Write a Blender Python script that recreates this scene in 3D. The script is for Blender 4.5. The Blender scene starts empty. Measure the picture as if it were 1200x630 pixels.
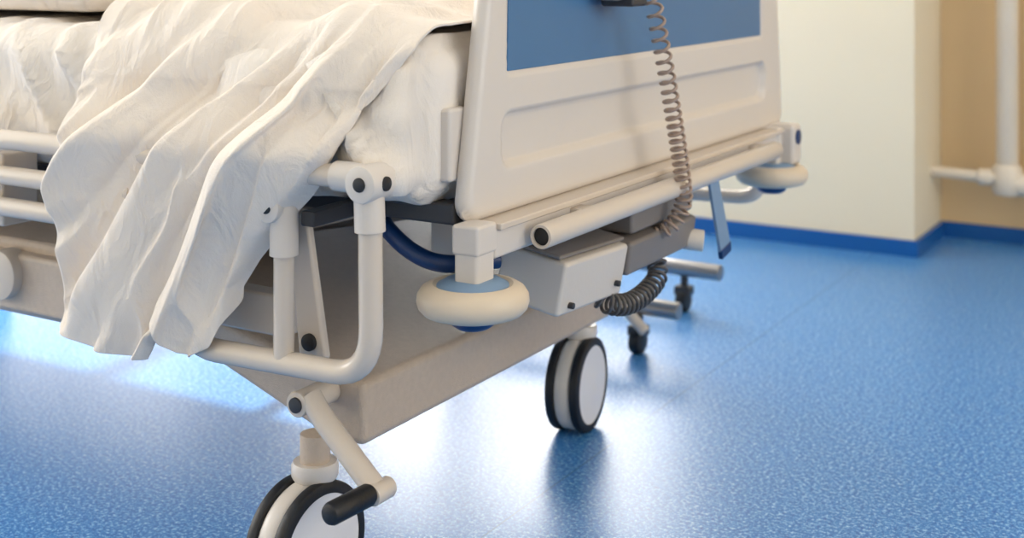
import bpy, bmesh, math
from mathutils import Vector, Matrix, noise
scene = bpy.context.scene
try:
    scene.view_settings.view_transform = 'Standard'
except Exception as e:
    print(e)
COL = scene.collection

# ---------------------------------------------------------------- materials
def srgb(r, g, b):
    def f(c):
        c /= 255.0
        return c/12.92 if c <= 0.04045 else ((c+0.055)/1.055)**2.4
    return (f(r), f(g), f(b), 1.0)

def mat(name, col, rough=0.5, metal=0.0, bump=0.0, bscale=200, var=0.0, vscale=6, spec=0.5, coat=0.0, wr=0.0):
    m = bpy.data.materials.new(name); m.use_nodes = True
    nt = m.node_tree; b = nt.nodes['Principled BSDF']
    b.inputs['Base Color'].default_value = col
    b.inputs['Roughness'].default_value = rough
    b.inputs['Metallic'].default_value = metal
    b.inputs['Specular IOR Level'].default_value = spec
    b.inputs['Coat Weight'].default_value = coat
    tc = nt.nodes.new('ShaderNodeTexCoord')
    if bump > 0:
        n = nt.nodes.new('ShaderNodeTexNoise'); n.inputs['Scale'].default_value = bscale
        n.inputs['Detail'].default_value = 3
        nt.links.new(tc.outputs['Object'], n.inputs['Vector'])
        bp = nt.nodes.new('ShaderNodeBump'); bp.inputs['Strength'].default_value = bump
        bp.inputs['Distance'].default_value = 0.002
        nt.links.new(n.outputs['Fac'], bp.inputs['Height'])
        nt.links.new(bp.outputs['Normal'], b.inputs['Normal'])
        if wr > 0:   # crumpled cotton: ridged mid-scale wrinkles, slanted like the folds
            mp = nt.nodes.new('ShaderNodeMapping'); mp.inputs['Rotation'].default_value=(0,math.radians(32),0)
            mp.inputs['Scale'].default_value=(1.5,1.0,.7)
            nt.links.new(tc.outputs['Object'], mp.inputs['Vector'])
            w1 = nt.nodes.new('ShaderNodeTexNoise')
            w1.inputs['Scale'].default_value=17; w1.inputs['Detail'].default_value=4; w1.inputs['Roughness'].default_value=.5
            w1.inputs['Distortion'].default_value=.8
            nt.links.new(mp.outputs['Vector'], w1.inputs['Vector'])
            b2 = nt.nodes.new('ShaderNodeBump'); b2.inputs['Strength'].default_value=wr; b2.inputs['Distance'].default_value=.018
            nt.links.new(w1.outputs['Fac'], b2.inputs['Height'])
            nt.links.new(b2.outputs['Normal'], bp.inputs['Normal'])
    if var > 0:
        n = nt.nodes.new('ShaderNodeTexNoise'); n.inputs['Scale'].default_value = vscale
        n.inputs['Detail'].default_value = 4
        nt.links.new(tc.outputs['Object'], n.inputs['Vector'])
        mx = nt.nodes.new('ShaderNodeMix'); mx.data_type = 'RGBA'
        mx.inputs[6].default_value = col
        mx.inputs[7].default_value = (col[0]*(1-var), col[1]*(1-var), col[2]*(1-var), 1)
        nt.links.new(n.outputs['Fac'], mx.inputs[0])
        nt.links.new(mx.outputs[2], b.inputs['Base Color'])
    return m

M_plastic = mat('bed_plastic', srgb(222,213,204), 0.34, bump=0.12, bscale=900, var=0.06)
M_enamel  = mat('enamel_tube', srgb(216,203,189), 0.26, var=0.05)
M_base    = mat('base_cover', srgb(208,189,170), 0.45, bump=0.5, bscale=600, var=0.2, vscale=120)
M_bumper  = mat('bumper_rubber', srgb(222,205,182), 0.45, var=0.06)
M_blue    = mat('blue_panel', srgb(72,120,164), 0.4, var=0.12, vscale=3)
M_capblue = mat('cap_blue', srgb(126,154,184), 0.4, var=0.05)
M_dblue   = mat('deep_blue', srgb(14,54,108), 0.35, var=0.1)
M_black   = mat('black_rubber', srgb(20,20,24), 0.5, bump=0.2, var=0.1)
M_dark    = mat('dark_frame', srgb(56,56,60), 0.5, var=0.15)
M_cordg   = mat('cord_grey', srgb(92,88,86), 0.4, var=0.1)
M_grey    = mat('grey_plastic', srgb(130,123,119), 0.45, var=0.08)
M_box     = mat('control_plastic', srgb(218,209,199), 0.4, bump=0.1, var=0.05)
M_hub     = mat('hub_white', srgb(232,230,232), 0.35, var=0.04)
M_metal   = mat('steel', srgb(170,168,168), 0.28, metal=0.8, var=0.05)
M_cord    = mat('cord_beige', srgb(168,146,132), 0.4, var=0.1)
M_sheet   = mat('cotton_sheet', srgb(240,231,221), 1.0, bump=0.25, bscale=700, spec=0.0, var=0.04, wr=.5)
M_blanket = mat('cotton_blanket', srgb(241,230,218), 1.0, bump=0.3, bscale=600, spec=0.0, var=0.06, wr=.5)
M_wall    = mat('wall_paint', srgb(244,231,203), 0.6, bump=0.2, bscale=90, var=0.05, vscale=2)
M_wall2   = mat('wall_paint_warm', srgb(240,208,158), 0.6, bump=0.2, bscale=90, var=0.08, vscale=2)
M_ceil    = mat('ceiling_paint', srgb(240,238,232), 0.8, var=0.03)
M_skirt   = mat('skirting_vinyl', srgb(22,96,172), 0.3, var=0.2, vscale=200)
M_pipe    = mat('pipe_paint', srgb(238,224,204), 0.3, var=0.06)
M_frame   = mat('window_frame_paint', srgb(240,240,240), 0.4, var=0.03)

# floor vinyl
M_floor = bpy.data.materials.new('blue_vinyl'); M_floor.use_nodes = True
nt = M_floor.node_tree; b = nt.nodes['Principled BSDF']
b.inputs['Specular IOR Level'].default_value=.55
tc = nt.nodes.new('ShaderNodeTexCoord')
n1 = nt.nodes.new('ShaderNodeTexNoise'); n1.inputs['Scale'].default_value = 175; n1.inputs['Detail'].default_value = 3; n1.inputs['Roughness'].default_value = .85
n2 = nt.nodes.new('ShaderNodeTexNoise'); n2.inputs['Scale'].default_value = 1.6; n2.inputs['Detail'].default_value = 3
nt.links.new(tc.outputs['Object'], n1.inputs['Vector']); nt.links.new(tc.outputs['Object'], n2.inputs['Vector'])
cr = nt.nodes.new('ShaderNodeValToRGB')
cr.color_ramp.elements[0].position = 0.36; cr.color_ramp.elements[0].color = srgb(2,84,176)
cr.color_ramp.elements[1].position = 0.64; cr.color_ramp.elements[1].color = srgb(186,226,248)
e = cr.color_ramp.elements.new(0.52); e.color = srgb(34,134,212)
nt.links.new(n1.outputs['Fac'], cr.inputs['Fac'])
mx = nt.nodes.new('ShaderNodeMix'); mx.data_type='RGBA'; mx.blend_type='MULTIPLY'; mx.inputs[0].default_value=.10
nt.links.new(cr.outputs['Color'], mx.inputs[6]); nt.links.new(n2.outputs['Fac'], mx.inputs[7])
# welded seam running across the room
sep = nt.nodes.new('ShaderNodeSeparateXYZ'); nt.links.new(tc.outputs['Object'], sep.inputs[0])
ad = nt.nodes.new('ShaderNodeMath'); ad.operation='ADD'; ad.inputs[1].default_value=.905
nt.links.new(sep.outputs['X'], ad.inputs[0])
ab = nt.nodes.new('ShaderNodeMath'); ab.operation='ABSOLUTE'; nt.links.new(ad.outputs[0], ab.inputs[0])
lt = nt.nodes.new('ShaderNodeMath'); lt.operation='LESS_THAN'; lt.inputs[1].default_value=.0011; nt.links.new(ab.outputs[0], lt.inputs[0])
m2 = nt.nodes.new('ShaderNodeMix'); m2.data_type='RGBA'; m2.inputs[7].default_value=srgb(30,98,160)
nt.links.new(lt.outputs[0], m2.inputs[0]); nt.links.new(mx.outputs[2], m2.inputs[6])
nt.links.new(m2.outputs[2], b.inputs['Base Color'])
mr = nt.nodes.new('ShaderNodeMapRange'); mr.inputs['To Min'].default_value=.27; mr.inputs['To Max'].default_value=.40
nt.links.new(n1.outputs['Fac'], mr.inputs['Value']); nt.links.new(mr.outputs['Result'], b.inputs['Roughness'])
bp = nt.nodes.new('ShaderNodeBump'); bp.inputs['Strength'].default_value=.014; bp.inputs['Distance'].default_value=.002
nt.links.new(n1.outputs['Fac'], bp.inputs['Height']); nt.links.new(bp.outputs['Normal'], b.inputs['Normal'])

# ---------------------------------------------------------------- helpers
def link(o, parent=None):
    COL.objects.link(o)
    if parent is not None: o.parent = parent
    return o
def empty(name, loc=(0,0,0)):
    o = bpy.data.objects.new(name, None); o.empty_display_size = .1
    link(o); return o
def mesh_obj(name, verts, faces, m, parent=None, smooth=True, bevel=0, seg=3, angle=35):
    me = bpy.data.meshes.new(name); me.from_pydata([tuple(v) for v in verts], [], faces)
    me.materials.append(m)
    bm = bmesh.new(); bm.from_mesh(me); bmesh.ops.recalc_face_normals(bm, faces=bm.faces); bm.to_mesh(me); bm.free()
    for p in me.polygons: p.use_smooth = smooth
    o = bpy.data.objects.new(name, me); link(o, parent)
    if bevel > 0:
        md = o.modifiers.new('bevel','BEVEL'); md.width = bevel; md.segments = seg; md.limit_method='ANGLE'; md.angle_limit=math.radians(angle)
        md.harden_normals = True
    return o
def box(name, x0,x1,y0,y1,z0,z1, m, parent=None, bevel=0.004, rot=None, seg=3):
    c = Vector(((x0+x1)/2,(y0+y1)/2,(z0+z1)/2))
    vs = [Vector((x,y,z))-c for x in (x0,x1) for y in (y0,y1) for z in (z0,z1)]
    fs = [(0,1,3,2),(4,6,7,5),(0,4,5,1),(2,3,7,6),(0,2,6,4),(1,5,7,3)]
    o = mesh_obj(name, vs, fs, m, parent, smooth=bevel>0, bevel=bevel, seg=seg)
    o.location = c
    if rot: o.rotation_euler = rot
    return o
def prism(name, poly, axis, a0, a1, m, parent=None, bevel=0.006, seg=3):
    """poly: list of 2-D pts; axis 'x' -> (y,z), 'y' -> (x,z)"""
    vs=[]
    for a in (a0,a1):
        for p in poly:
            vs.append((a,p[0],p[1]) if axis=='x' else (p[0],a,p[1]))
    n=len(poly)
    fs=[tuple(range(n)), tuple(range(2*n-1,n-1,-1))]
    for i in range(n):
        j=(i+1)%n; fs.append((i,j,n+j,n+i))
    return mesh_obj(name, vs, fs, m, parent, smooth=True, bevel=bevel, seg=seg)
def frame_from(d):
    d=d.normalized(); up=Vector((0,0,1)) if abs(d.z)<.95 else Vector((1,0,0))
    a=d.cross(up).normalized(); return a, a.cross(d).normalized()
def lathe(name, prof, origin, axis, m, parent=None, n=48, bevel=0):
    origin=Vector(origin); axis=Vector(axis).normalized(); a,bb=frame_from(axis)
    vs=[];fs=[]
    for h,r in prof:
        for i in range(n):
            t=2*math.pi*i/n
            vs.append(origin+axis*h+(a*math.cos(t)+bb*math.sin(t))*max(r,1e-5))
    for k in range(len(prof)-1):
        for i in range(n):
            j=(i+1)%n; fs.append((k*n+i,k*n+j,(k+1)*n+j,(k+1)*n+i))
    o = mesh_obj(name, vs, fs, m, parent)
    md=o.modifiers.new('es','EDGE_SPLIT'); md.split_angle=math.radians(40)
    return o
def cyl(name,p1,p2,r,m,parent=None,n=32,ch=0.002,r2=None):
    p1=Vector(p1);p2=Vector(p2);L=(p2-p1).length; r2=r if r2 is None else r2
    ch=min(ch,L*.3,r*.5)
    return lathe(name,[(0,0),(0,r-ch),(ch*.3,r-ch*.3),(ch,r),(L-ch,r2),(L-ch*.3,r2-ch*.3),(L,r2-ch),(L,0)],p1,p2-p1,m,parent,n)
def fillet(pts, r, n=8):
    pts=[Vector(p) for p in pts]; out=[pts[0]]
    for i in range(1,len(pts)-1):
        a,bv,c=pts[i-1],pts[i],pts[i+1]
        u=(a-bv); v=(c-bv); rr=min(r,u.length*.49,v.length*.49)
        p0=bv+u.normalized()*rr; p1=bv+v.normalized()*rr
        for k in range(n+1):
            t=k/n; out.append(p0*(1-t)**2+bv*2*t*(1-t)+p1*t*t)
    out.append(pts[-1]); return out
def tube(name, pts, r, m, parent=None, fr=0.03, raw=False, res=6):
    P = [Vector(p) for p in pts] if raw else fillet(pts, fr)
    cu=bpy.data.curves.new(name,'CURVE'); cu.dimensions='3D'; cu.bevel_depth=r; cu.bevel_resolution=res; cu.use_fill_caps=True
    sp=cu.splines.new('POLY'); sp.points.add(len(P)-1)
    for i,p in enumerate(P): sp.points[i].co=(p.x,p.y,p.z,1)
    sp.use_smooth=True
    cu.materials.append(m)
    o=bpy.data.objects.new(name,cu); return link(o,parent)
def catmull(pts, n=30):
    P=[Vector(p) for p in pts]; P=[P[0]*2-P[1]]+P+[P[-1]*2-P[-2]]; out=[]
    for i in range(1,len(P)-2):
        for k in range(n):
            t=k/n
            out.append(.5*((2*P[i])+(P[i+1]-P[i-1])*t+(2*P[i-1]-5*P[i]+4*P[i+1]-P[i+2])*t*t+(3*P[i]-P[i-1]-3*P[i+1]+P[i+2])*t**3))
    out.append(P[-2]); return out
def coil(name, pts, R, pitch_fn, wire, m, parent=None):
    C=catmull(pts,60); L=[0]
    for i in range(1,len(C)): L.append(L[-1]+(C[i]-C[i-1]).length)
    tot=L[-1]; out=[]; s=0; ph=0; i=0; ref=Vector((1,0,0.02))
    while s<tot:
        while i<len(L)-2 and L[i+1]<s: i+=1
        t=(s-L[i])/max(L[i+1]-L[i],1e-9); c=C[i].lerp(C[i+1],t); d=(C[i+1]-C[i]).normalized()
        a=(ref-d*ref.dot(d)).normalized(); bb=d.cross(a)
        f=s/tot; taper=min(1,f*14,(1-f)*14)
        out.append(c+(a*math.cos(ph)+bb*math.sin(ph))*R*taper)
        s+=pitch_fn(f)/16; ph+=2*math.pi/16
    return tube(name,out,wire,m,parent,raw=True,res=3)

def rbox_cloth(name, lo, hi, rad, m, disp, parent=None, cell=0.014):
    lo=Vector(lo);hi=Vector(hi)
    vs={} ; V=[];F=[]
    def vid(p):
        k=(round(p[0],5),round(p[1],5),round(p[2],5))
        if k not in vs:
            vs[k]=len(V); V.append(Vector(p))
        return vs[k]
    dims=[hi[i]-lo[i] for i in range(3)]
    N=[max(4,int(d/cell)) for d in dims]
    for ax in range(3):
        u=(ax+1)%3; w=(ax+2)%3
        for side in (lo[ax],hi[ax]):
            for i in range(N[u]):
                for j in range(N[w]):
                    q=[]
                    for di,dj in ((0,0),(1,0),(1,1),(0,1)):
                        p=[0,0,0]; p[ax]=side; p[u]=lo[u]+dims[u]*(i+di)/N[u]; p[w]=lo[w]+dims[w]*(j+dj)/N[w]
                        q.append(vid(p))
                    F.append(tuple(q))
    out=[]
    for p in V:
        inner=Vector([min(max(p[i],lo[i]+rad),hi[i]-rad) for i in range(3)])
        n=(p-inner); n=n.normalized() if n.length>1e-6 else Vector((0,0,1))
        q=inner+n*rad
        out.append(q+n*disp(q,n))
    return mesh_obj(name,out,F,m,parent)

def ss(a,b,x):
    t=min(max((x-a)/(b-a),0),1); return t*t*(3-2*t)
def lerp_tab(tab,x):
    if x<=tab[0][0]: return tab[0][1]
    for (a,va),(c,vc) in zip(tab,tab[1:]):
        if x<=c:
            t=(x-a)/(c-a); return va+(vc-va)*t
    return tab[-1][1]
def crease(v, p=3):
    return max(0,1-abs(noise.noise(v))*2.2)**p

# ---------------------------------------------------------------- room
XW0,XW1,YN,YB,YR,CH = -5.4,2.4,-1.6,3.36,3.66,2.8
def boxes_obj(name, bl, m):
    V=[];F=[]
    for (x0,x1,y0,y1,z0,z1) in bl:
        k=len(V)
        V+=[(x,y,z) for x in (x0,x1) for y in (y0,y1) for z in (z0,z1)]
        F+=[tuple(k+i for i in f) for f in [(0,1,3,2),(4,6,7,5),(0,4,5,1),(2,3,7,6),(0,2,6,4),(1,5,7,3)]]
    return mesh_obj(name,V,F,m,smooth=False)
boxes_obj('floor',[(XW0,XW1,YN,YR,-.1,0)],M_floor)
boxes_obj('ceiling',[(XW0,XW1,YN,YR,CH,CH+.1)],M_ceil)
W=[(-5.0,-3.35),(-2.85,-1.5)]; SZ,TZ=.5,2.25
boxes_obj('wall_back',[(XW0,W[0][0],YB,YR,0,CH),(W[0][1],W[1][0],YB,YR,0,CH),(W[1][1],-.81,YB,YR,0,CH),
   (W[0][0],W[0][1],YB,YR,0,SZ),(W[0][0],W[0][1],YB,YR,TZ,CH),(W[1][0],W[1][1],YB,YR,0,SZ),(W[1][0],W[1][1],YB,YR,TZ,CH)],M_wall)
boxes_obj('wall_recess',[(-.81,XW1,YR,YR+.2,0,CH)],M_wall2)
HW=(-1.2,1.6)
boxes_obj('wall_head',[(XW0-.15,XW0,YN,HW[0],0,CH),(XW0-.15,XW0,HW[1],YR,0,CH),(XW0-.15,XW0,HW[0],HW[1],0,.8),(XW0-.15,XW0,HW[0],HW[1],2.3,CH)],M_wall)
FW=(0.2,2.6)
boxes_obj('wall_foot',[(XW1,XW1+.2,YN,FW[0],0,CH),(XW1,XW1+.2,FW[1],YR,0,CH),(XW1,XW1+.2,FW[0],FW[1],0,.8),(XW1,XW1+.2,FW[0],FW[1],2.3,CH)],M_wall)
NW=(-2.6,.2)
boxes_obj('wall_near',[(XW0,NW[0],YN-.2,YN,0,CH),(NW[1],XW1,YN-.2,YN,0,CH),(NW[0],NW[1],YN-.2,YN,0,.9),(NW[0],NW[1],YN-.2,YN,2.3,CH)],M_wall)
def skirting(name,x0,x1,y0,y1):
    return boxes_obj(name,[(x0,x1,y0,y1,0.0,.042)],M_skirt)
skirting('baseboard_back',XW0,-.798,YB-.012,YB)
skirting('baseboard_pillar',-.81,-.798,YB,YR)
skirting('baseboard_recess',-.798,XW1,YR-.012,YR)
skirting('baseboard_near',XW0,XW1,YN,YN+.012)
def win(name,axis,a0,a1,c,z0,z1):
    e=empty(name); t=.03
    def bx(n,u0,u1,w0,w1):
        if axis=='y': box(n,u0,u1,c,c+.05,w0,w1,M_frame,e,.004)
        else: box(n,c,c+.05,u0,u1,w0,w1,M_frame,e,.004)
    bx('frame_bottom',a0,a1,z0,z0+.05); bx('frame_top',a0,a1,z1-.05,z1)
    bx('frame_side_1',a0,a0+.05,z0,z1); bx('frame_side_2',a1-.05,a1,z0,z1)
    bx('mullion',(a0+a1)/2-.03,(a0+a1)/2+.03,z0,z1)
win('window_1','y',W[0][0],W[0][1],YB+.12,SZ,TZ)
win('window_2','y',W[1][0],W[1][1],YB+.12,SZ,TZ)
win('window_3','x',FW[0],FW[1],XW1+.06,.8,2.3)
win('window_4','y',NW[0],NW[1],YN-.12,.9,2.3)
win('window_5','x',HW[0],HW[1],XW0-.10,.8,2.3)

# radiator pipe in recess
rp=empty('radiator_pipe')
cyl('riser',(-.62,3.57,.17),(-.62,3.57,2.8),.028,M_pipe,rp)
tube('feed_pipe',[(-.81,3.55,.195),(-.66,3.55,.19),(-.62,3.57,.19)],.015,M_pipe,rp)
cyl('collar',(-.69,3.55,.19),(-.655,3.555,.19),.022,M_pipe,rp)
lathe('valve',[(0,0),(0,.03),(.01,.038),(.07,.038),(.08,.03),(.08,0)],(-.62,3.57,.145),(0,0,1),M_pipe,rp)
cyl('outlet',(-.62,3.57,.18),(-.5,3.57,.16),.03,M_pipe,rp)
cyl('floor_drop',(-.5,3.57,0),(-.5,3.57,2.0),.02,M_pipe,rp)

# ---------------------------------------------------------------- hospital bed
BED=empty('hospital_bed')
FX=-.79; TH=.024
zb,zt=.460,.98
def yl(z): return 1.217+(z-.47)*.18
def yr(z): return 2.29-(z-.47)*.115
def rrect_sd(y,z,y0,y1,z0,z1,r):
    cy,cz=(y0+y1)/2,(z0+z1)/2; qx=abs(y-cy)-(y1-y0)/2+r; qz=abs(z-cz)-(z1-z0)/2+r
    return math.hypot(max(qx,0),max(qz,0))+min(max(qx,qz),0)-r
NU,NV=260,130
us=[0,.002,.005,.009,.013]+[.018+(1-.036)*i/NU for i in range(NU+1)]+[.987,.991,.995,.998,1]
zsL=[0,.004,.01,.018,.026]+[.034+(1-.068)*i/NV for i in range(NV+1)]+[.974,.982,.99,.996,1]
def fb_point(u,v,front):
    z=zb+(zt-zb)*v; a,bq=yl(z),yr(z); y=a+(bq-a)*u
    R=.028 if v<.5 else .09
    cz=zb+R if v<.5 else zt-R
    for cy,sg in ((a+R,-1),(bq-R,1)):
        dy=(y-cy)*sg; dz=(cz-z) if v<.5 else (z-cz)
        if dy>0 and dz>0:
            h=math.hypot(dy,dz)
            if h>R:
                y=cy+sg*dy/h*R; z=cz-(dz/h*R)*(1 if v<.5 else -1)
    d=min(y-yl(z), yr(z)-y, z-zb, zt-z)
    if v<.5 and (y-(a+R))<0 and z<zb+R: d=min(d,R-math.hypot(y-a-R,z-zb-R))
    if v<.5 and (y-(bq-R))>0 and z<zb+R: d=min(d,R-math.hypot(y-bq+R,z-zb-R))
    d=max(d,0); r=.010
    e=0 if d>=r else r-math.sqrt(max(r*r-(r-d)**2,0))
    if front:
        x=FX-e
        s1=rrect_sd(y,z,1.293,2.195,.515,.581,.022); x-= .012*(1-ss(-.004,.001,s1))
        s2=rrect_sd(y,z,1.305,2.178,.626,.87,.006); x-= .004*(1-ss(-.002,.002,s2))
    else: x=FX-TH+e
    return Vector((x,y,z))
V=[];F=[]; nu=len(us); nv=len(zsL)
for fr in (1,0):
    for v in zsL:
        for u in us: V.append(fb_point(u,v,fr))
off=nu*nv
for f in (0,1):
    for j in range(nv-1):
        for i in range(nu-1):
            k=f*off+j*nu+i; F.append((k,k+1,k+nu+1,k+nu))
for i in range(nu-1):
    F.append((i,i+1,off+i+1,off+i)); k=(nv-1)*nu+i; F.append((k,k+1,off+k+1,off+k))
for j in range(nv-1):
    k=j*nu; F.append((k,k+nu,off+k+nu,off+k)); k=j*nu+nu-1; F.append((k,k+nu,off+k+nu,off+k))
mesh_obj('footboard',V,F,M_plastic,BED)
prism('footboard_blue_inlay',[(1.308,.629),(2.175,.629),(2.167,.867),(1.316,.867)],'x',FX-.010,FX-.002,M_blue,BED,.0015)
box('mattress_stop',-.838,-.812,1.214,1.25,.507,.592,M_plastic,BED,.005)
box('foot_crossbar',-.812,-.768,1.24,2.27,.420,.458,M_plastic,BED,.005)
box('foot_crossbar_lip',-.80,-.762,1.245,2.26,.453,.461,M_enamel,BED,.002)
lathe('extension_rail',[(0.006,.0),(0.006,.0105),(0,.0108),(0,.014),(.002,.0148),(.812,.0148),(.815,.014),(.815,0)],(-.745,1.305,.437),(0,1,0),M_enamel,BED,40)
cyl('rail_bore',(-.745,1.308,.437),(-.745,1.3125,.437),.0106,M_black,BED,ch=.0005)
for i,y in enumerate((1.42,1.75,2.05)): box('rail_bracket_%d'%i,-.775,-.75,y,y+.03,.425,.45,M_enamel,BED,.003)
box('crossbar_end_cap',-.812,-.745,2.215,2.262,.395,.468,M_plastic,BED,.008)
cyl('cap_badge',(-.746,2.238,.445),(-.742,2.238,.445),.013,M_dblue,BED,ch=.001)
def bumper(idx,y):
    box('corner_post_%d'%idx,-.800,-.768,y-.019,y+.019,.382,.440,M_plastic,BED,.005)
    box('corner_collar_%d'%idx,-.802,-.766,y-.021,y+.021,.43,.464,M_plastic,BED,.004)
    z=.360
    prof=[(0,.03),(0,.048),(.003,.057),(.009,.0625),(.016,.0645),(.024,.0635),(.031,.059),(.035,.052),(.036,.046),(.033,.041),(.033,.0)]
    lathe('bumper_wheel_%d'%idx,prof,(-.786,y,z),(0,0,1),M_bumper,BED,64)
    lathe('bumper_cap_%d'%idx,[(0,.042),(.003,.041),(.005,.036),(.008,.032),(.008,0)],(-.786,y,z+.032),(0,0,1),M_capblue,BED,48)
    lathe('bumper_foot_%d'%idx,[(0,0),(0,.018),(.004,.024),(.014,.03),(.018,.03),(.018,0)],(-.786,y,z-.015),(0,0,1),M_dblue,BED,48)
bumper(1,1.222); bumper(2,2.215)

# mattress frame
for i,(a,c) in enumerate(((1.222,1.25),(2.225,2.262))):
    box('frame_side_beam_%d'%i,-2.95,-.812,a,c,.457,.482,M_dark,BED,.004)
for i,x in enumerate((-.87,-1.35,-1.8,-2.3,-2.85)):
    box('frame_cross_%d'%i,x-.02,x+.02,1.24,2.23,.455,.480,M_dark,BED,.004)
box('mattress_platform',-2.93,-.86,1.21,2.25,.478,.485,M_dark,BED,.003)
box('headboard',-3.02,-2.975,1.19,2.29,.45,1.05,M_plastic,BED,.015)
box('headboard_inlay',-2.977,-2.970,1.30,2.18,.68,.95,M_blue,BED,.002)
tube('blue_hose',catmull([(-1.05,1.33,.455),(-.96,1.27,.46),(-.92,1.24,.44),(-.88,1.24,.415),(-.84,1.25,.405),(-.80,1.30,.405)],10),.0105,M_dblue,BED,raw=True)
box('junction_block',-.90,-.845,1.30,1.40,.385,.45,M_box,BED,.006)
for i,y in enumerate((1.36,1.72)):
    prism('lift_arm_%d'%i,[(-.98,.455),(-.93,.455),(-1.46,.30),(-1.50,.30)],'y',y,y+.04,M_enamel,BED,.004)
    prism('lift_arm_head_%d'%i,[(-2.10,.455),(-2.05,.455),(-2.50,.30),(-2.55,.30)],'y',y,y+.04,M_enamel,BED,.004)
cyl('actuator',(-1.0,1.55,.43),(-1.42,1.55,.345),.03,M_grey,BED)

# control boxes beneath footboard
box('control_box',-.855,-.760,1.385,1.565,.322,.392,M_box,BED,.006,rot=(math.radians(-3),math.radians(10),0))
box('control_box_lid',-.853,-.762,1.383,1.567,.394,.400,M_grey,BED,.003,rot=(math.radians(-3),math.radians(10),0))
for i,y in enumerate((1.41,1.54)): cyl('control_box_screw_%d'%i,(-.765,y,.33),(-.757,y,.33),.004,M_dark,BED,ch=.0005)
box('power_unit',-.86,-.758,1.572,1.80,.338,.385,M_grey,BED,.006,rot=(0,math.radians(8),0))
box('power_unit_top',-.85,-.762,1.59,1.80,.385,.420,M_grey,BED,.006)
cyl('plug_socket',(-.79,1.78,.345),(-.745,1.80,.34),.016,M_box,BED)
coil('power_cord_coil',[(-.79,1.525,.320),(-.775,1.54,.302),(-.77,1.59,.290),(-.77,1.65,.293),(-.775,1.70,.306),(-.79,1.72,.335)],.013,lambda f:.0125,.0026,M_cordg,BED)
box('handset',-.784,-.745,1.515,1.60,.708,.88,M_grey,BED,.01)
box('handset_hook',-.784,-.735,1.535,1.58,.700,.715,M_dark,BED,.004)
coil('handset_cord_coil',[(-.735,1.585,.73),(-.735,1.60,.70),(-.732,1.645,.58),(-.73,1.684,.46),(-.735,1.698,.41),(-.75,1.68,.38),(-.775,1.665,.375)],.0105,lambda f:.021-.0095*min(1,f*1.8),.0024,M_cord,BED)
prism('strap_plate',[(1.80,.43),(1.835,.43),(1.885,.322),(1.845,.315)],'x',-.74,-.735,M_capblue,BED,.001)
prism('strap_tip',[(1.845,.318),(1.885,.325),(1.886,.310),(1.85,.303)],'x',-.741,-.734,M_dblue,BED,.001)
tube('far_side_rail',[(-.87,2.33,.52),(-.87,2.33,.52),(-.845,2.33,.51),(-.845,2.33,.31),(-1.2,2.33,.30),(-1.2,2.33,.52),(-2.4,2.33,.52)],.013,M_enamel,BED,fr=.05)

# lower chassis cover
prof=[(-.935,.182),(-.985,.180),(-1.19,.250),(-2.62,.250),(-2.62,.36),(-1.42,.36),(-1.30,.325),(-1.05,.275),(-.935,.258)]
prism('chassis_cover',prof,'y',1.215,1.885,M_base,BED,.010,4)
box('chassis_side_lip',-2.6,-1.22,1.195,1.222,.262,.345,M_base,BED,.008)
cyl('chassis_pivot',(-1.56,1.18,.315),(-1.56,1.21,.315),.035,M_enamel,BED)
cyl('chassis_pivot_2',(-1.8,1.18,.315),(-1.8,1.21,.315),.035,M_enamel,BED)
box('rail_mount_plate',-1.15,-1.02,1.17,1.2,.31,.36,M_enamel,BED,.004)

# casters
def caster(idx,x,y,ang):
    ca=empty('caster_%d'%idx); ca.parent=BED
    ax=Vector((math.cos(ang),math.sin(ang),0)); c=Vector((x,y,.075)); R=.075
    for k,o0 in enumerate((0,-.041)):
        tp=[(0,.062),(0,.069),(-.002,.0738),(-.005,R),(-.010,R),(-.014,.0738),(-.016,.069),(-.016,.062)]
        lathe('tyre_%d'%k,[(h+o0,r) for h,r in tp],c,ax,M_black,ca,64)
        hp=[(.000,0),(.002,.012),(.001,.02),(-.001,.05),(-.001,.0615),(-.005,.0628),(-.012,.0628),(-.015,.05),(-.015,0)]
        lathe('hub_%d'%k,[(h+o0,r) for h,r in hp],c,ax,M_hub,ca,64)
    lathe('fender',[(-.016,0),(-.016,.070),(-.020,.0725),(-.037,.0725),(-.041,.070),(-.041,0)],c,ax,M_plastic,ca,64)
    m0=c-ax*.0285
    side=Vector((-ax.y,ax.x,0))
    st=m0+side*.015
    cyl('stem',(st.x,st.y,.13),(st.x,st.y,.20),.018,M_base,ca)
    lathe('stem_ring',[(0,0),(0,.026),(.004,.028),(.016,.028),(.02,.026),(.02,0)],(st.x,st.y,.147),(0,0,1),M_plastic,ca)
caster(1,-.958,1.168,math.radians(-4))
caster(2,-.955,1.845,math.radians(7))
caster(3,-2.5,1.22,math.radians(10)); caster(4,-2.5,1.85,math.radians(-12))

# brake pedal
cyl('brake_pivot',(-.985,1.15,.243),(-.985,1.215,.243),.015,M_enamel,BED)
cyl('brake_pivot_cap',(-.985,1.147,.243),(-.985,1.151,.243),.009,M_dark,BED,ch=.0005)
tube('brake_lever',[(-.975,1.165,.250),(-.955,1.16,.232),(-.87,1.150,.170)],.0135,M_enamel,BED,fr=.02)
cyl('brake_hub',(-.864,1.135,.168),(-.864,1.168,.168),.012,M_enamel,BED)
cyl('brake_pedal',(-.868,1.065,.172),(-.866,1.137,.170),.0125,M_black,BED,ch=.006)

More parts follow.
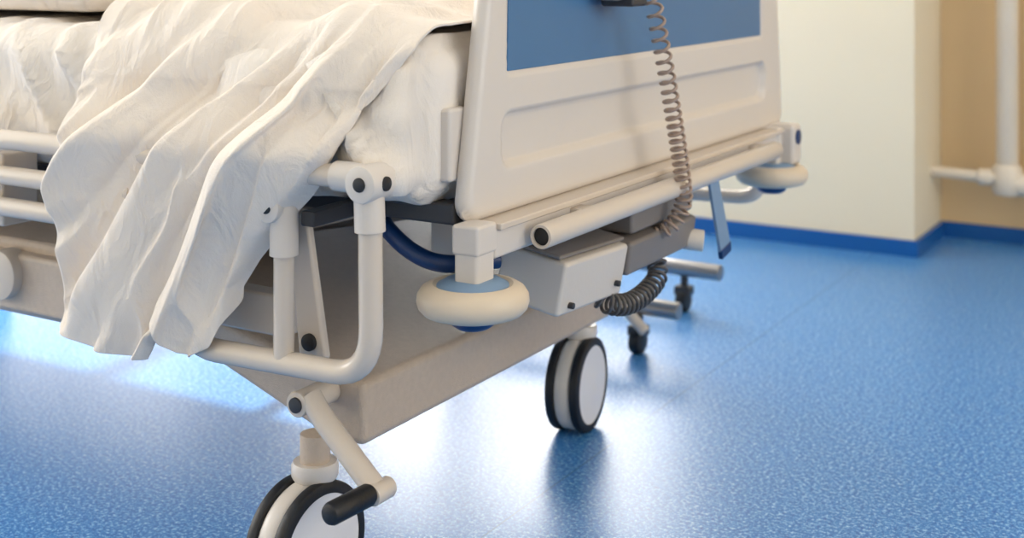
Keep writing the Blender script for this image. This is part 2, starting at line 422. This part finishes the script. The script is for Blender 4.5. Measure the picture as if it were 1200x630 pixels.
# near side rail (folded)
SY=1.12; r=.0135
tube('side_rail_top',[(-2.5,SY,.522),(-.875,SY,.522)],.0135,M_enamel,BED)
tube('side_rail_loop',[(-.854,SY,.50),(-.852,SY,.305),(-1.135,SY,.298),(-1.135,SY,.50)],r,M_enamel,BED,fr=.055)
tube('side_rail_elbow',[(-.900,SY,.522),(-.856,SY,.522),(-.854,SY,.465)],.0172,M_plastic,BED,fr=.02)
cyl('hinge_barrel',(-.852,SY-.022,.519),(-.852,SY+.022,.519),.0205,M_plastic,BED)
cyl('hinge_bolt',(-.852,SY-.024,.519),(-.852,SY-.018,.519),.008,M_black,BED,ch=.001)
cyl('hinge_boss',(-.83,SY,.519),(-.835,SY,.519),.008,M_black,BED,ch=.001)
tube('side_rail_post',[(-.977,SY,.47),(-.977,SY,.30)],.012,M_enamel,BED)
tube('side_rail_post_head',[(-.985,SY,.485),(-.977,SY,.48),(-.977,SY,.425)],.0165,M_plastic,BED,fr=.01)
cyl('post_bolt_boss',(-.985,SY-.022,.482),(-.985,SY+.02,.482),.0185,M_plastic,BED)
cyl('post_bolt',(-.985,SY-.024,.482),(-.985,SY-.018,.482),.0075,M_black,BED,ch=.001)
prism('swing_arm',[(-1.005,.47),(-.975,.47),(-.945,.30),(-.985,.295)],'y',1.155,1.167,M_enamel,BED,.004)
cyl('swing_bolt',(-.968,1.15,.318),(-.968,1.158,.318),.010,M_black,BED,ch=.001)
tube('side_rail_mid',[(-2.5,SY,.474),(-1.22,SY,.474)],.0125,M_enamel,BED)
tube('side_rail_low',[(-2.5,SY,.432),(-1.22,SY,.432)],.0125,M_enamel,BED)
for i,x in enumerate((-1.5,-1.95,-2.4)):
    box('side_rail_link_%d'%i,x-.015,x+.015,SY+.012,1.19,.40,.50,M_enamel,BED,.004)
for i,x in enumerate((-.95,-1.16,-1.5,-2.0,-2.4)):
    box('rail_standoff_%d'%i,x-.010,x+.010,SY+.008,1.23,.458,.476,M_dark,BED,.003)

# ---------------------------------------------------------------- mattress + bedding
def dm(p,n):
    foot=ss(-1.35,-.95,p.x)
    d=.010*noise.noise(Vector((p.x*5+p.z*6,p.y*3,p.z*3)))
    q=Vector(((p.x*1.0+p.z*.8)*9,p.y*4,(p.z-p.x*.5)*3))
    d+=.024*crease(q,1.3)+.010*crease(q*2.3+Vector((3,1,2)),1.6)
    if n.y<-.3: d+=foot*(.036*ss(.48,.53,p.z)*(1-ss(.54,.66,p.z))+.004)
    if n.z<-.3: d*=.2
    if n.z>.3: d*=1-.7*min(1,n.z)
    if n.x>.5: d=min(d,.0)
    return d
mt=rbox_cloth('mattress',(-2.93,1.185,.478),(-.822,2.245,.668),.042,M_sheet,dm,cell=.011)
mt.parent=BED
def dm2(p,n):
    d=.010*noise.noise(Vector((p.x*4,p.y*5,p.z*6)))+.010*crease(Vector((p.x*9+p.y*4,p.y*9,p.z*10)),2)
    if n.z<-.3: d=-.002
    return d
rbox_cloth('folded_duvet',(-2.7,1.25,.685),(-1.46,2.18,.735),.022,M_sheet,dm2)

# blanket draped over the near side
ZR=[(.27,-1.068),(.315,-1.056),(.381,-1.038),(.439,-1.000),(.492,-.957),(.542,-.914),(.60,-.868),(.66,-.830),(.8,-.824)]
HEM=[(0,.306),(.06,.296),(.18,.292),(.34,.283),(.50,.279),(.60,.286),(.645,.318),(.69,.330),(.74,.308),(.80,.296),(.88,.294),(.94,.308),(1,.366)]
NS,NVh,NT=380,250,120
V=[];F=[]
def tri(t):   # asymmetric crested fold: slow rise, quicker fall
    t=t/(2*math.pi); t-=math.floor(t)
    return ss(0,.68,t) if t<.68 else 1-ss(.68,1,t)
XF,ZF=-.70,.96
def fold(x,z):
    ph=math.atan2(XF-x, ZF-z); dist=math.hypot(XF-x,ZF-z)
    w=.5*noise.noise(Vector((x*3.0,z*2.4,1.3)))
    m=min(1,max(0,.5+.9*noise.noise(Vector((ph*6,dist*2.6,9)))))
    a=tri(ph*38+w*6+.6)
    b2=tri(ph*77+w*10+2.1)
    big=math.sin(ph*12+1.2+w*2)
    c1=crease(Vector((ph*10+w,dist*1.6,3.1)),1.4)
    c2=crease(Vector((ph*17+dist*5,dist*6-ph*3,5.5)),2)
    return a*.036*(.4+.8*m)+b2*.014*(1.15-m)+big*.011+c1*.010+c2*.008, dist
def topbump(x,y,s,t):
    q=Vector(((x-y*.7)*6,(y+x*.5)*2.5,.5))
    f=.010*noise.noise(q)+.026*crease(q*1.2,1.4)+.014*crease(q*2.7+Vector((1,2,3)),1.8)
    return max(f,0)*(1-.6*ss(.86,1,s))
ZT=.684
for j in range(NT+NVh+1):
    for i in range(NS+1):
        s=i/NS
        hem=lerp_tab(HEM,s)
        if j<NT:
            t=j/NT; y=1.95-(1.95-1.225)*t
            xl=-1.345-.10*math.sin(t*3.1)
            x=xl+s*(-.824-xl)
            V.append(Vector((x,y,ZT+topbump(x,y,s,t)*(.5+.5*ss(0,.2,t)))))
        else:
            t=(j-NT)/NVh
            zz=ZT+(hem-ZT)*t
            drop=ZT-zz
            y=1.225-.085*math.sqrt(min(drop/.07,1)) if drop<.07 else 1.140-.056*ss(.07,.15,drop)
            xr=lerp_tab(ZR,zz); xl=-1.345+.010*ss(0,.35,t)+.006*ss(.5,1,t)
            x=xl+(xr-xl)*s
            f,dist=fold(x,zz)
            amp=ss(0,.20,t)*(.75+.4*t)*(.6+.4*ss(0,.15,s))
            y-= (f-.034)*amp
            stp=ss(.35,.75,t)
            y+= .028*ss(.635,.665,s)*stp - .010*stp
            y+= .020*ss(.965,1,s)*ss(.05,.2,t)+.015*(1-ss(0,.03,s))*ss(.05,.2,t)
            x+= .012*amp*math.sin(f*100)*ss(0,.1,s)
            zz+= topbump(x,1.225,s,1)*(1-ss(0,.22,t))
            V.append(Vector((x,y,zz)))
row=NS+1
for j in range(NT+NVh):
    for i in range(NS):
        k=j*row+i; F.append((k,k+1,k+row+1,k+row))
bl=mesh_obj('draped_blanket',V,F,M_blanket)
sm=bl.modifiers.new('smooth','SMOOTH'); sm.factor=.5; sm.iterations=3
so=bl.modifiers.new('thick','SOLIDIFY'); so.thickness=.003; so.offset=0

# ---------------------------------------------------------------- overbed table
OT=empty('overbed_table')
for i,(y,x1) in enumerate(((2.26,-.985),(2.585,-1.03))):
    cyl('base_bar_%d'%i,(-1.62,y,.092),(x1,y,.092),.017,M_metal,OT)
    for k,x in enumerate((x1-.085,-1.55)):
        cyl('caster_stem_%d_%d'%(i,k),(x,y,.04),(x,y,.085),.008,M_dark,OT)
        cyl('caster_wheel_%d_%d'%(i,k),(x-.012,y-.005,.024),(x+.012,y-.005,.024),.024,M_black,OT,ch=.005)
        box('caster_fork_%d_%d'%(i,k),x-.018,x+.018,y-.018,y+.014,.035,.055,M_dark,OT,.004)
box('base_cross',-1.62,-1.56,2.26,2.585,.085,.115,M_enamel,OT,.006)
cyl('column',(-1.6,2.42,.1),(-1.6,2.42,.82),.022,M_metal,OT)
box('table_top',-1.85,-1.3,2.30,2.75,.82,.845,M_frame,OT,.008)
tube('white_strut',[(-1.12,2.235,.12),(-1.045,2.235,.05)],.011,M_enamel,OT)

# ---------------------------------------------------------------- lights
def area(name,loc,rot,sx,sy,p,col):
    l=bpy.data.lights.new(name,'AREA'); l.shape='RECTANGLE'; l.size=sx; l.size_y=sy; l.energy=p; l.color=col
    o=bpy.data.objects.new(name,l); o.location=loc; o.rotation_euler=rot; link(o); return o
H=math.pi/2
area('daylight_window_1',((W[0][0]+W[0][1])/2,YR-.02,(SZ+TZ)/2),(-H,0,0),1.6,1.7,38,(1,.97,.92))
area('daylight_window_2',((W[1][0]+W[1][1])/2,YR-.02,(SZ+TZ)/2),(-H,0,0),1.3,1.7,92,(1,.97,.92))
area('daylight_window_3',(XW1+.02,1.4,1.55),(0,H,0),1.5,2.4,48,(1,.95,.87))
area('daylight_window_4',(-1.2,YN+.0,1.6),(H,0,0),2.8,1.4,4,(1,.94,.86))
area('daylight_window_5',(XW0-.02,.2,1.55),(0,-H,0),1.5,2.8,130,(1,.98,.94))
sl=bpy.data.lights.new('sun','SUN'); sl.energy=8; sl.angle=math.radians(2.0); sl.color=(1,.94,.84)
so_=bpy.data.objects.new('sun',sl); so_.rotation_euler=Vector((.17,-1,-.72)).to_track_quat('-Z','Y').to_euler(); link(so_)
w=bpy.data.worlds.new('sky'); scene.world=w; w.use_nodes=True
bg=w.node_tree.nodes['Background']; bg.inputs[0].default_value=(.9,.94,1,1); bg.inputs[1].default_value=.6

# ---------------------------------------------------------------- camera
cd=bpy.data.cameras.new('camera'); cam=bpy.data.objects.new('camera',cd); link(cam)
cam.location=(0,0,.76); cam.rotation_euler=(H,0,math.radians(31.0))
cd.sensor_width=36; cd.lens=45; cd.shift_y=-.3; cd.clip_start=.02
cd.dof.use_dof=True; cd.dof.focus_distance=1.5; cd.dof.aperture_fstop=4.0
scene.camera=cam
